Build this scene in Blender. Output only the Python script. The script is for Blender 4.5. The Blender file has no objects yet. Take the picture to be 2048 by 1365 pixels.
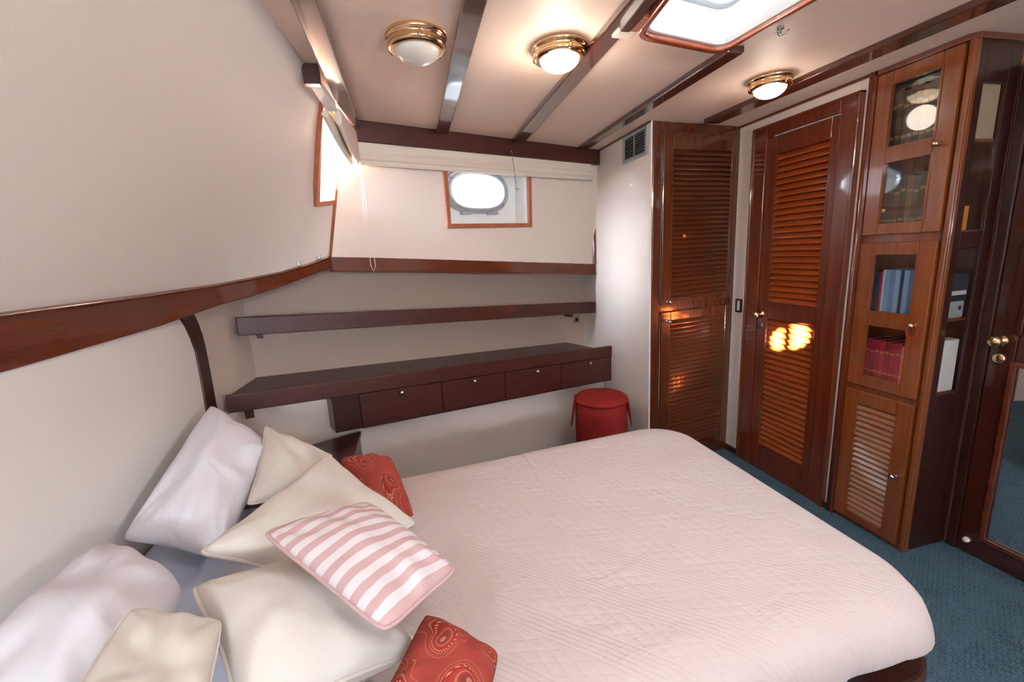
import bpy, bmesh, math, random
from mathutils import Matrix, Vector, noise
random.seed(7)
PI = math.pi
sc = bpy.context.scene
COL = sc.collection

# ------------------------------------------------------------------ camera
EYE = 1.27
cam_d = bpy.data.cameras.new('camera')
cam_d.sensor_width = 36.0
cam_d.lens = 36.0 * 856.7 / 2048.0
cam_d.clip_start = 0.02
cam = bpy.data.objects.new('camera', cam_d)
COL.objects.link(cam)
_r = Vector((0.97190777, -0.22878999, -0.05523072))
_d = Vector((-0.09857869, -0.18261755, -0.97822956))
_f = Vector((0.21372303, 0.95619348, -0.20004123))
cam.matrix_world = Matrix(((_r.x, -_d.x, -_f.x, 0), (_r.y, -_d.y, -_f.y, 0), (_r.z, -_d.z, -_f.z, EYE), (0, 0, 0, 1)))
sc.camera = cam

# ------------------------------------------------------------------ view, sky, lights
vs = sc.view_settings
sc.display_settings.display_device = 'sRGB'
vs.view_transform = 'Standard'
vs.look = 'None'
vs.gamma = 1
vs.use_curve_mapping = False
vs.exposure = 0.62

w = bpy.data.worlds.new('sky')
sc.world = w
w.use_nodes = True
w.node_tree.nodes['Background'].inputs[0].default_value = (0.86, 0.93, 1.0, 1)
w.node_tree.nodes['Background'].inputs[1].default_value = 2.2

def area(name, loc, target, sx, sy, power, col, spread=PI):
    l = bpy.data.lights.new(name, 'AREA')
    l.shape = 'RECTANGLE'; l.size = sx; l.size_y = sy
    l.energy = power; l.color = col; l.spread = spread
    o = bpy.data.objects.new(name, l); COL.objects.link(o)
    o.location = loc
    o.rotation_euler = (Vector(target) - Vector(loc)).to_track_quat('-Z', 'Y').to_euler()
    return o
DAY = (0.84, 0.92, 1.0)
WARM = (1.0, 0.86, 0.72)
area('daylight_over_hatch', (0.84, 0.98, 2.08), (0.84, 0.98, 0), 0.40, 0.42, 9, DAY)
area('fill_over_near_hatch', (0.55, -0.35, 2.08), (0.55, -0.35, 0), 0.46, 0.46, 17, DAY)  # added fill light above the unseen near hatch
area('daylight_at_far_porthole', (0.30, 3.02, 1.62), (0.70, 2.0, 1.5), 0.40, 0.22, 12, DAY)
area('daylight_at_left_window', (-0.88, 1.86, 1.82), (1.226, 2.38, 1.22), 0.26, 0.34, 11, DAY, 1.1)
area('daylight_at_near_porthole', (-0.30, -1.24, 1.30), (-0.85, 0.8, 0.85), 0.50, 0.36, 24, DAY, 2.0)
area('ceiling_fill_at_porthole', (0.95, -1.24, 1.30), (-0.5, 1.6, 1.95), 0.50, 0.36, 60, DAY)  # added fill, turned upward to brighten the ceiling
sun_d = bpy.data.lights.new('sun', 'SUN')
sun_d.energy = 700.0; sun_d.angle = math.radians(0.45); sun_d.color = (1.0, 0.88, 0.70)
sun = bpy.data.objects.new('sun', sun_d); COL.objects.link(sun)
SUN_HOLE = Vector((0.36, -1.07, 1.50)); SUN_HIT = Vector((1.80, 1.69, 0.785))
sun.location = (0, -3, 3)
sun.rotation_euler = (SUN_HIT - SUN_HOLE).to_track_quat('-Z', 'Y').to_euler()

# ------------------------------------------------------------------ materials
def lin(c):
    out = []
    for v in c:
        v /= 255.0
        out.append(v / 12.92 if v <= 0.04045 else ((v + 0.055) / 1.055) ** 2.4)
    return (*out, 1.0)

class Mat:
    def __init__(s, name, col, rough=0.5, metal=0.0, coat=0.0, coat_r=0.05, spec=0.5):
        s.m = bpy.data.materials.new(name); s.m.use_nodes = True
        s.t = s.m.node_tree; s.n = s.t.nodes; s.l = s.t.links
        s.b = s.n['Principled BSDF']
        s.b.inputs['Base Color'].default_value = lin(col)
        s.b.inputs['Roughness'].default_value = rough
        s.b.inputs['Metallic'].default_value = metal
        s.b.inputs['Coat Weight'].default_value = coat
        s.b.inputs['Coat Roughness'].default_value = coat_r
        s.b.inputs['Specular IOR Level'].default_value = spec
    def node(s, typ, **kw):
        n = s.n.new(typ)
        for k, v in kw.items():
            if k in n.inputs: n.inputs[k].default_value = v
            else: setattr(n, k, v)
        return n
    def coords(s, scale=(1, 1, 1), rot=(0, 0, 0), kind='Object'):
        tc = s.node('ShaderNodeTexCoord'); mp = s.node('ShaderNodeMapping')
        mp.inputs['Scale'].default_value = scale; mp.inputs['Rotation'].default_value = rot
        s.l.new(tc.outputs[kind], mp.inputs['Vector']); return mp.outputs['Vector']
    def noise(s, vec, scale, detail=4, rough=0.55, dist=0.0):
        n = s.node('ShaderNodeTexNoise'); n.inputs['Scale'].default_value = scale
        n.inputs['Detail'].default_value = detail; n.inputs['Roughness'].default_value = rough
        n.inputs['Distortion'].default_value = dist
        s.l.new(vec, n.inputs['Vector']); return n.outputs['Fac']
    def ramp(s, fac, stops):
        r = s.node('ShaderNodeValToRGB'); e = r.color_ramp.elements
        while len(e) < len(stops): e.new(0.5)
        for i, (p, c) in enumerate(stops):
            e[i].position = p; e[i].color = lin(c)
        s.l.new(fac, r.inputs['Fac']); return r.outputs['Color']
    def base(s, out): s.l.new(out, s.b.inputs['Base Color'])
    def bump(s, h, strength=0.3, dist=0.002, prev=None):
        b = s.node('ShaderNodeBump'); b.inputs['Strength'].default_value = strength
        b.inputs['Distance'].default_value = dist
        s.l.new(h, b.inputs['Height'])
        if prev: s.l.new(prev.outputs['Normal'], b.inputs['Normal'])
        s.l.new(b.outputs['Normal'], s.b.inputs['Normal'])
        if s.b.inputs['Coat Weight'].default_value > 0 and dist > 0.0015:
            pass
        return b

def wood(name, dark, light, rough=0.28, coat=0.8, grain=(30, 30, 2.0), coat_r=0.06):
    m = Mat(name, light, rough, coat=coat, coat_r=coat_r)
    v = m.coords(grain)
    f = m.noise(v, 1.2, 6, 0.6, 0.6)
    m.base(m.ramp(f, [(0.18, dark), (0.85, light)]))
    m.bump(f, 0.02, 0.0005)
    return m.m
W_DARK = wood('dark_mahogany', (38, 13, 9), (62, 23, 16), 0.38, 0.35, (6, 6, 40), 0.12)
W_DARKH = wood('dark_mahogany_long_grain', (52, 20, 16), (80, 31, 24), 0.42, 0.2, (2.5, 30, 40), 0.10)
W_TRIM = wood('red_mahogany_rail', (72, 27, 13), (112, 47, 22), 0.25, 0.9, (5, 1.0, 14))
W_BEAM = wood('ceiling_mahogany', (60, 28, 22), (88, 44, 34), 0.22, 1.0, (30, 2.5, 30))
W_DOOR = wood('varnished_mahogany', (80, 29, 12), (120, 49, 21), 0.25, 1.0, (30, 30, 2.2))
W_WARD = wood('varnished_brown_mahogany', (66, 29, 13), (98, 47, 21), 0.25, 1.0, (30, 30, 2.2))
W_CASE = wood('honey_mahogany', (104, 49, 19), (146, 75, 31), 0.25, 1.0, (30, 30, 2.2))
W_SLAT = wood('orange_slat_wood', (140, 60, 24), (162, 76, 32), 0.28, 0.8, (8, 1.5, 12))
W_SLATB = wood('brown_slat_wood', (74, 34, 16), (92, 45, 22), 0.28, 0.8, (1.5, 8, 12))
W_FRAME = wood('light_teak_frame', (146, 78, 52), (188, 112, 78), 0.35, 0.5, (10, 10, 10))

def vinyl(name, col, rough, scale=240, strength=0.25, coat=0.0):
    m = Mat(name, col, rough, coat=coat, coat_r=0.25)
    f = m.noise(m.coords(), scale, 3, 0.6)
    m.bump(f, strength, 0.0012)
    return m.m
M_WALL = vinyl('cream_wall_vinyl', (238, 226, 218), 0.33, 160, 0.30)
M_WALLB = vinyl('cream_wall_vinyl_matte', (230, 214, 204), 0.5)
M_RECESS = vinyl('shaded_recess_vinyl', (172, 150, 138), 0.55)  # wall vinyl darkened to paint in the shade under the overhang
M_HEAD = vinyl('pale_headboard_vinyl', (226, 221, 216), 0.42, 90, 0.08)
M_CEIL = vinyl('beige_ceiling_vinyl', (242, 216, 200), 0.5, 170, 0.8)
M_WHITE = Mat('white_paint', (240, 240, 238), 0.35).m
M_CREAMP = Mat('cream_plastic', (232, 222, 205), 0.4).m
M_GREYP = Mat('pale_grey_metal', (168, 174, 180), 0.35, 0.3).m
M_BRASS = Mat('polished_brass', (234, 198, 154), 0.16, 1.0).m
M_STEEL = Mat('polished_steel', (214, 210, 204), 0.16, 1.0).m
M_ALU = Mat('brushed_aluminium', (186, 194, 202), 0.35, 0.6).m
M_BLACK = Mat('dark_gap', (20, 18, 17), 0.7).m
M_MIRROR = Mat('mirror_silver', (236, 236, 236), 0.015, 1.0).m

def glass_mat(name, tint=(1, 1, 1, 1), ior=1.33):
    m = bpy.data.materials.new(name); m.use_nodes = True
    n = m.node_tree.nodes; l = m.node_tree.links; n.clear()
    o = n.new('ShaderNodeOutputMaterial'); mx = n.new('ShaderNodeMixShader')
    t = n.new('ShaderNodeBsdfTransparent'); g = n.new('ShaderNodeBsdfGlossy'); geo = n.new('ShaderNodeNewGeometry')
    t.inputs[0].default_value = tint; g.inputs['Roughness'].default_value = 0.01
    def M(op, x, y=None):
        k = n.new('ShaderNodeMath'); k.operation = op
        for i, q in enumerate((x, y)):
            if q is None: continue
            if isinstance(q, (int, float)): k.inputs[i].default_value = q
            else: l.new(q, k.inputs[i])
        return k.outputs[0]
    dp = n.new('ShaderNodeVectorMath'); dp.operation = 'DOT_PRODUCT'
    l.new(geo.outputs['Incoming'], dp.inputs[0]); l.new(geo.outputs['Normal'], dp.inputs[1])
    c = M('SUBTRACT', 1.0, M('ABSOLUTE', dp.outputs['Value']))
    f0 = ((ior - 1) / (ior + 1)) ** 2
    f = M('ADD', M('MULTIPLY', M('POWER', c, 5.0), 1 - f0), f0)     # Schlick reflectance of the pane
    l.new(f, mx.inputs[0]); l.new(t.outputs[0], mx.inputs[1]); l.new(g.outputs[0], mx.inputs[2])
    l.new(mx.outputs[0], o.inputs[0]); return m
M_GLASS = glass_mat('clear_glass', (0.97, 0.98, 0.985, 1))
M_CASEGLASS = glass_mat('cabinet_glass', (0.98, 0.985, 0.99, 1), 1.5)
M_WINGLASS = glass_mat('side_window_glass', (0.98, 0.985, 0.99, 1), 1.12)

def emis(name, col, strength, rough=0.3):
    m = Mat(name, col, rough)
    m.b.inputs['Emission Color'].default_value = lin(col)
    m.b.inputs['Emission Strength'].default_value = strength
    return m.m
M_LAMPON = emis('lit_frosted_dome', (255, 232, 204), 3.2)
M_LAMPOFF = Mat('unlit_frosted_dome', (226, 220, 210), 0.3).m

def carpet():
    m = Mat('teal_carpet', (66, 92, 108), 0.95, spec=0.1)
    v = m.coords()
    big = m.noise(v, 9, 3, 0.5); fine = m.noise(v, 260, 2, 0.7)
    wv = m.node('ShaderNodeTexWave'); wv.wave_type = 'BANDS'
    wv.inputs['Scale'].default_value = 14; wv.inputs['Distortion'].default_value = 9
    wv.inputs['Detail'].default_value = 3; wv.inputs['Detail Scale'].default_value = 3
    mp = m.coords((1.0, 3.0, 1.0), (0, 0, 0.5))
    m.l.new(mp, wv.inputs['Vector'])
    mx = m.node('ShaderNodeMath', operation='ADD'); m.l.new(fine, mx.inputs[0])
    m2 = m.node('ShaderNodeMath', operation='MULTIPLY'); m.l.new(wv.outputs['Fac'], m2.inputs[0]); m2.inputs[1].default_value = 0.35
    m.l.new(m2.outputs[0], mx.inputs[1])
    m3 = m.node('ShaderNodeMath', operation='MULTIPLY_ADD'); m.l.new(big, m3.inputs[0]); m3.inputs[1].default_value = 0.6; m.l.new(mx.outputs[0], m3.inputs[2])
    m.base(m.ramp(m3.outputs[0], [(0.45, (30, 47, 58)), (1.25 / 1.3, (84, 108, 122))]))
    m.bump(mx.outputs[0], 0.9, 0.006)
    return m.m
M_CARPET = carpet()

def quilt_mat():
    m = Mat('cream_quilted_cotton', (178, 161, 157), 0.85, spec=0.15)
    m.b.inputs['Sheen Weight'].default_value = 0.15
    tc = m.node('ShaderNodeTexCoord'); sp = m.node('ShaderNodeSeparateXYZ')
    m.l.new(tc.outputs['Object'], sp.inputs[0])
    X, Y = sp.outputs['X'], sp.outputs['Y']
    def M(op, a, b=None, c=None):
        n = m.node('ShaderNodeMath', operation=op)
        for i, q in enumerate((a, b, c)):
            if q is None: continue
            if isinstance(q, (int, float)): n.inputs[i].default_value = q
            else: m.l.new(q, n.inputs[i])
        return n.outputs[0]
    wob = m.noise(tc.outputs['Object'], 14, 2)
    # s runs across the stitched channels, t runs along them
    s = M('ADD', M('ADD', M('MULTIPLY', X, 0.658), M('MULTIPLY', Y, 0.752)), M('MULTIPLY', wob, 0.008))
    t = M('ADD', M('SUBTRACT', M('MULTIPLY', X, 0.752), M('MULTIPLY', Y, 0.658)), M('MULTIPLY', wob, 0.008))
    def ridge(v, per):   # rounded puffs between stitch lines
        return M('POWER', M('ABSOLUTE', M('SINE', M('MULTIPLY', v, PI / per))), 0.5)
    chan = ridge(s, 0.0095)
    dia = M('MULTIPLY', ridge(M('ADD', s, M('MULTIPLY', t, 0.55)), 0.026), ridge(M('SUBTRACT', s, M('MULTIPLY', t, 0.55)), 0.026))
    band = M('GREATER_THAN', M('SINE', M('MULTIPLY', s, 2 * PI / 0.115)), 0.0)
    centre = M('ADD', M('MULTIPLY', chan, band), M('MULTIPLY', dia, M('SUBTRACT', 1.0, band)))
    dia2 = M('MULTIPLY', ridge(M('ADD', X, Y), 0.019), ridge(M('SUBTRACT', X, Y), 0.019))
    border = M('LESS_THAN', X, 0.035)
    h = M('ADD', M('MULTIPLY', dia2, border), M('MULTIPLY', centre, M('SUBTRACT', 1.0, border)))
    line = M('LESS_THAN', M('ABSOLUTE', M('SUBTRACT', X, 0.035)), 0.004)
    h = M('SUBTRACT', h, M('MULTIPLY', line, 0.8))
    b1 = m.bump(h, 0.4, 0.0030)
    cr = m.noise(m.coords((1.0, 2.2, 1)), 7, 4, 0.6, 1.2)
    m.bump(cr, 0.5, 0.012, b1)
    return m.m
M_QUILT = quilt_mat()

def cloth(name, col, weave=700, strength=0.25, wr=6, wr_s=0.5, wr_d=0.01):
    m = Mat(name, col, 0.9, spec=0.1)
    v = m.coords()
    b1 = m.bump(m.noise(v, weave, 2, 0.6), strength, 0.0008)
    if wr_s: m.bump(m.noise(v, wr, 3, 0.5, 0.8), wr_s, wr_d, b1)
    return m.m
M_PILW = cloth('white_cotton_pillowcase', (214, 211, 218), 500, 0.1, 7, 0.6, 0.02)
M_CREAM = cloth('cream_linen', (200, 191, 183), 420, 0.35, 6, 0.4, 0.012)
M_BLIND = cloth('off_white_blind_cloth', (226, 214, 202), 500, 0.2, 6, 0.1, 0.004)
M_SHEET = cloth('pale_blue_sheet', (206, 212, 230), 500, 0.1)
M_POUF = cloth('brick_red_canvas', (136, 40, 37), 400, 0.3, 5, 0.1, 0.004)

def striped():
    m = Mat('pink_white_stripe', (230, 215, 215), 0.9, spec=0.1)
    uv = m.node('ShaderNodeTexCoord'); sp = m.node('ShaderNodeSeparateXYZ')
    m.l.new(uv.outputs['UV'], sp.inputs[0])
    a = m.node('ShaderNodeMath', operation='MULTIPLY'); m.l.new(sp.outputs['Y'], a.inputs[0]); a.inputs[1].default_value = 9.5
    f = m.node('ShaderNodeMath', operation='FRACT'); m.l.new(a.outputs[0], f.inputs[0])
    m.base(m.ramp(f.outputs[0], [(0.0, (184, 152, 151)), (0.46, (184, 152, 151)), (0.50, (204, 195, 197)), (0.96, (204, 195, 197)), (1.0, (184, 152, 151))]))
    v = m.coords()
    b1 = m.bump(m.noise(v, 400, 2), 0.3, 0.0008)
    m.bump(m.noise(v, 12, 3, 0.5, 0.8), 0.4, 0.006, b1)
    return m.m
M_STRIPE = striped()

def paisley(name='red_paisley_cloth', off=(0.0, 0.0)):
    m = Mat(name, (150, 50, 40), 0.9, spec=0.1)
    tc = m.node('ShaderNodeTexCoord'); sp = m.node('ShaderNodeSeparateXYZ')
    m.l.new(tc.outputs['UV'], sp.inputs[0])
    def M(op, a, b=None, c=None):
        n = m.node('ShaderNodeMath', operation=op)
        for i, q in enumerate((a, b, c)):
            if q is None: continue
            if isinstance(q, (int, float)): n.inputs[i].default_value = q
            else: m.l.new(q, n.inputs[i])
        return n.outputs[0]
    U, V = sp.outputs['X'], sp.outputs['Y']
    best = None; dots = None
    for (cx, cy, sc_, rot, bend) in ((.30, .36, .21, .6, 5), (.72, .66, .24, 2.5, 5), (.80, .20, .13, 1.2, -7), (.20, .84, .15, 4.0, -7), (.50, .96, .10, 0.4, 6), (.02, .60, .12, 2.0, 6), (.52, .10, .10, 3.4, 6), (.98, .95, .12, 5.0, 6)):
        x = M('SUBTRACT', U, cx + off[0]); y = M('SUBTRACT', V, cy + off[1])
        rr = M('SQRT', M('ADD', M('MULTIPLY', x, x), M('MULTIPLY', y, y)))
        th = M('ADD', M('ARCTAN2', y, x), M('MULTIPLY_ADD', rr, bend, rot))
        lobe = M('POWER', M('MULTIPLY_ADD', M('COSINE', th), 0.5, 0.5), 5.0)
        R = M('MULTIPLY', M('MULTIPLY_ADD', lobe, 0.95, 0.62), sc_)
        d = M('DIVIDE', rr, R)
        dd = M('MULTIPLY', M('GREATER_THAN', M('SINE', M('MULTIPLY', th, 26)), 0.2), M('MULTIPLY', M('GREATER_THAN', d, 0.70), M('LESS_THAN', d, 0.80)))
        best = d if best is None else M('MINIMUM', best, d)
        dots = dd if dots is None else M('MAXIMUM', dots, dd)
    G = (168, 112, 84); R_ = (140, 58, 50); D = (98, 36, 40); T = (128, 88, 80)
    c = m.ramp(M('MULTIPLY', best, 0.5), [(0.0, T), (0.05, G), (0.08, D), (0.17, (132, 56, 46)), (0.19, G), (0.215, R_), (0.30, (138, 42, 36)), (0.43, (120, 38, 36)), (0.465, G), (0.485, D), (0.51, R_), (0.60, R_), (0.615, G), (0.63, R_)])
    mx = m.node('ShaderNodeMix', data_type='RGBA'); m.l.new(M('MULTIPLY', dots, 0.8), mx.inputs[0]); m.l.new(c, mx.inputs[6]); mx.inputs[7].default_value = lin((214, 160, 124))
    nz = m.noise(m.coords((1, 1, 1), kind='UV'), 60, 3, 0.7)
    mx2 = m.node('ShaderNodeMix', data_type='RGBA'); m.l.new(M('MULTIPLY', nz, 0.35), mx2.inputs[0]); m.l.new(mx.outputs[2], mx2.inputs[6]); mx2.inputs[7].default_value = lin((120, 44, 40))
    m.base(mx2.outputs[2])
    v = m.coords()
    m.bump(m.noise(v, 500, 2), 0.35, 0.0008)
    return m.m
M_PAIS = paisley()

def plain(col, rough=0.6): 
    key = 'cover_%d_%d_%d' % col
    if key in bpy.data.materials: return bpy.data.materials[key]
    return Mat(key, col, rough).m

# ------------------------------------------------------------------ helpers
class MB:
    """collects shapes; T maps local coordinates to the world"""
    def __init__(s, T=None): s.v = []; s.f = []; s.uv = {}; s.T = T or Matrix.Identity(4); s.smooth = []
    def pts(s, ps): 
        i = len(s.v); s.v += [s.T @ Vector(p) for p in ps]; return i
    def face(s, ids, sm=False): s.f.append(tuple(ids)); s.smooth.append(sm)
    def box(s, x0, x1, y0, y1, z0, z1):
        i = s.pts([(x, y, z) for z in (z0, z1) for y in (y0, y1) for x in (x0, x1)])
        for q in ((0, 2, 3, 1), (4, 5, 7, 6), (0, 1, 5, 4), (2, 6, 7, 3), (0, 4, 6, 2), (1, 3, 7, 5)): s.face([i + k for k in q])
        return s
    def prism(s, poly, z0, z1):     # poly counter-clockwise list of (x,y)
        n = len(poly); i = s.pts([(x, y, z0) for x, y in poly] + [(x, y, z1) for x, y in poly])
        s.face([i + k for k in reversed(range(n))]); s.face([i + n + k for k in range(n)])
        for k in range(n): s.face((i + k, i + (k + 1) % n, i + n + (k + 1) % n, i + n + k))
        return s
    def hexa(s, a, b):              # two quads of four points
        i = s.pts(list(a) + list(b))
        for q in ((3, 2, 1, 0), (4, 5, 6, 7), (0, 1, 5, 4), (1, 2, 6, 5), (2, 3, 7, 6), (3, 0, 4, 7)): s.face([i + k for k in q])
        return s
    def ring(s, outer, inner, y0, y1):   # (x,z) loops of equal count, extruded along y
        n = len(outer)
        i = s.pts([(x, y0, z) for x, z in outer] + [(x, y0, z) for x, z in inner] + [(x, y1, z) for x, z in outer] + [(x, y1, z) for x, z in inner])
        for k in range(n):
            j = (k + 1) % n
            s.face((i + k, i + j, i + n + j, i + n + k))
            s.face((i + 2 * n + k, i + 3 * n + k, i + 3 * n + j, i + 2 * n + j))
            s.face((i + k, i + 2 * n + k, i + 2 * n + j, i + j))
            s.face((i + n + k, i + n + j, i + 3 * n + j, i + 3 * n + k))
        return s
    def lathe(s, prof, c=(0, 0, 0), n=32, axis='z', sm=True):
        rows = []
        for r, h in prof:
            ps = []
            for k in range(n):
                a = 2 * PI * k / n
                x, y = r * math.cos(a), r * math.sin(a)
                p = {'z': (x, y, h), 'x': (h, x, y), 'y': (x, h, y)}[axis]
                ps.append((c[0] + p[0], c[1] + p[1], c[2] + p[2]))
            rows.append(s.pts(ps))
        for a, b in zip(rows, rows[1:]):
            for k in range(n):
                j = (k + 1) % n; s.face((a + k, a + j, b + j, b + k), sm)
        s.face([rows[0] + k for k in reversed(range(n))], sm); s.face([rows[-1] + k for k in range(n)], sm)
        return s
    def tube(s, path, r, n=10, closed=False):
        P = [Vector(p) for p in path]; rows = []
        up = Vector((0.13, 0.21, 1)).normalized()
        for i, p in enumerate(P):
            if closed: t = P[(i + 1) % len(P)] - P[i - 1]
            else: t = P[min(i + 1, len(P) - 1)] - P[max(i - 1, 0)]
            t.normalize(); a = t.cross(up)
            if a.length < 1e-3: a = t.cross(Vector((1, 0, 0)))
            a.normalize(); b = t.cross(a)
            rr = r[i] if isinstance(r, (list, tuple)) else r
            rows.append(s.pts([p + rr * (math.cos(2 * PI * k / n) * a + math.sin(2 * PI * k / n) * b) for k in range(n)]))
        pr = list(zip(rows, rows[1:])) + ([(rows[-1], rows[0])] if closed else [])
        for a, b in pr:
            for k in range(n):
                j = (k + 1) % n; s.face((a + k, a + j, b + j, b + k), True)
        if not closed:
            s.face([rows[0] + k for k in reversed(range(n))]); s.face([rows[-1] + k for k in range(n)])
        return s
    def sweep(s, secs):             # secs: lists of equally many points, joined ring to ring
        n = len(secs[0]); rows = [s.pts(q) for q in secs]
        for a, b in zip(rows, rows[1:]):
            for k in range(n):
                j = (k + 1) % n; s.face((a + k, a + j, b + j, b + k))
        s.face([rows[0] + k for k in reversed(range(n))]); s.face([rows[-1] + k for k in range(n)])
        return s
    def build(s, name, mat, parent=None, bevel=0, seg=2, subsurf=0):
        off = Vector((0, 0, 0)); p = parent
        while p: off += p.location; p = p.parent
        me = bpy.data.meshes.new(name)
        me.from_pydata([tuple(v - off) for v in s.v], [], s.f)
        me.polygons.foreach_set('use_smooth', s.smooth)
        bm = bmesh.new(); bm.from_mesh(me)
        bmesh.ops.recalc_face_normals(bm, faces=bm.faces); bm.to_mesh(me); bm.free()
        if s.uv:
            ul = me.uv_layers.new(name='UVMap')
            for lp in me.loops: ul.data[lp.index].uv = s.uv.get(lp.vertex_index, (0, 0))
        me.materials.append(mat)
        o = bpy.data.objects.new(name, me); COL.objects.link(o)
        if parent: o.parent = parent
        if bevel:
            md = o.modifiers.new('bevel', 'BEVEL'); md.width = bevel; md.segments = seg; md.limit_method = 'ANGLE'
            md.harden_normals = False
        if subsurf:
            md = o.modifiers.new('sub', 'SUBSURF'); md.levels = subsurf; md.render_levels = subsurf
        return o

def tag(o, label=None, cat=None, group=None, kind=None):
    if label: o['label'] = label
    if cat: o['category'] = cat
    if group: o['group'] = group
    if kind: o['kind'] = kind
    return o
def thing(name, loc, label=None, cat=None, group=None, kind=None):
    o = bpy.data.objects.new(name, None); COL.objects.link(o); o.location = loc
    o.empty_display_size = 0.05
    return tag(o, label, cat, group, kind)
def struct(o, label=None): return tag(o, label, None, None, 'structure')

def frame_T(ox, oy, slope, oz=0.0, k=0.0):
    """local x along the run, local y into the wall, z up; k shears z along x"""
    th = math.atan(slope); c, s_ = math.cos(th), math.sin(th)
    return Matrix(((c, -s_, 0, ox), (s_, c, 0, oy), (k, 0, 1, oz), (0, 0, 0, 1)))
CS = math.cos(math.atan(0.4))

# ------------------------------------------------------------------ shell
H = 1.875
struct(MB().box(-0.9, 2.3, -1.2, 3.2, -0.05, 0.0).build('floor', M_CARPET))

HATCH = [(0.612, 0.72), (1.068, 0.70), (0.999, 1.285), (0.679, 1.216)]
HATCH2 = [(0.30, -0.62), (0.80, -0.62), (0.80, -0.10), (0.30, -0.10)]
def rounded(poly, r, n=6):
    out = []
    P = [Vector(p) for p in poly]
    for i, p in enumerate(P):
        a = (P[i - 1] - p).normalized(); b = (P[(i + 1) % len(P)] - p).normalized()
        p0, p1 = p + a * r, p + b * r
        for k in range(n + 1):
            t = k / n
            q = p0 * (1 - t) ** 2 + p * 2 * t * (1 - t) + p1 * t * t
            out.append((q.x, q.y))
    return out
cb = MB()
for R, hole in (([(-.34, .3), (2.3, .3), (2.3, 3.15), (-.31, 2.15)], HATCH), ([(-.34, -1.2), (2.3, -1.2), (2.3, .3), (-.34, .3)], HATCH2)):
    i = cb.pts([(x, y, H) for x, y in R] + [(x, y, H) for x, y in hole])
    for k in range(4):
        j = (k + 1) % 4; cb.face((i + k, i + j, i + 4 + j, i + 4 + k))
struct(cb.build('ceiling', M_CEIL))

# left side: curved rail and the ruled wall above it
PATH = [(-.75, -1.1, 1.213, 1.105), (-.75, 1.0, 1.213, 1.109), (-.735, 1.43, 1.213, 1.119), (-.68, 1.73, 1.22, 1.148),
        (-.61, 1.87, 1.232, 1.165), (-.53, 1.98, 1.247, 1.19), (-.44, 2.066, 1.273, 1.222), (-.351, 2.129, 1.305, 1.254)]
TOP = [(-.30, -1.1), (-.29, 1.0), (-.275, 1.25), (-.255, 1.5), (-.245, 1.65), (-.24, 1.8), (-.235, 1.95), (-.228, 2.111)]
def lerp(a, b, t): return a + (b - a) * t
def LW(a, b):      # point of the left upper wall
    i = max(0, min(int(a), 6)); f = a - i
    p = [lerp(PATH[i][k], PATH[i + 1][k], f) for k in range(3)]
    t = [lerp(TOP[i][0], TOP[i + 1][0], f), lerp(TOP[i][1], TOP[i + 1][1], f), H]
    return Vector([lerp(p[k], t[k], b) for k in range(3)])
def wl(b): return 5.99 - (b - 0.44) * 2.1
def wr(b): return 6.86
rows = [0, .15, .3, .43, .6, .8, .95, 1.0]
lw = MB()
def colsfor(b):
    L_ = 6.0 if b < .4 else wl(min(b, .95))
    return [0, .4, .8, 1, 1.5, 2, 2.5, 3, 3.5, 4, 4.4, 5.0 if b < .4 else lerp(4.4, L_, .35), 5.5 if b < .4 else lerp(4.4, L_, .7), L_, lerp(L_, 6.86, .5), wr(b), 7]
grid = [[lw.pts([LW(a, b)]) for a in colsfor(b)] for b in rows]
for r in range(len(rows) - 1):
    for c in range(len(grid[0]) - 1):
        if 3 <= r <= 5 and c in (13, 14): continue
        lw.face((grid[r][c], grid[r][c + 1], grid[r + 1][c + 1], grid[r + 1][c]), True)
struct(lw.build('wall_left', M_WALL))

# far wall, upper part with a window opening
TR = frame_T(1.226, 2.76, 0.4)
def bw(x, z, off=0.0): return Vector((x - off * 0.371, 2.76 + 0.4 * (x - 1.226) - 0.1 * (z - 1.17) + off * 0.928, z))
WX0, WX1, WZ0, WZ1 = 0.226, 0.700, 1.440, 1.775
xs = [-0.351, WX0, WX1, 1.235]; zs = [1.12, WZ0, WZ1, H]
bwm = MB()
def bx(c, z):
    if c == 0: return lerp(-0.351, -0.226, max(0, (z - 1.305) / 0.57))
    return xs[c]
def botz(x): return 1.125 + 0.0856 * (1.226 - x)
g = [[bwm.pts([bw(bx(c, z), max(z, 1.12) if r_ else botz(xs[c]))]) for c in range(4)] for r_, z in enumerate(zs)]
for r in range(3):
    for c in range(3):
        if r == 1 and c == 1: continue
        bwm.face((g[r][c], g[r][c + 1], g[r + 1][c + 1], g[r + 1][c]))
struct(bwm.build('wall_back', M_WALLB))
# recess behind the shelves
TB = frame_T(1.226, 3.0, 0.4)
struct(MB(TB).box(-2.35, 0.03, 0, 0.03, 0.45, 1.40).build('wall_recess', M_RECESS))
TL = frame_T(1.226, 2.645, 0.4)
struct(MB(frame_T(1.226, 2.645, 0.4, 0, -0.078)).box(-2.2, 0.0, 0, 0.03, -0.2, 0.586).build('wall_recess_lower', M_WALLB))
struct(MB().box(-0.80, -0.765, 1.60, 2.35, 0, 1.40).build('wall_recess_side', M_WALLB))
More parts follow.
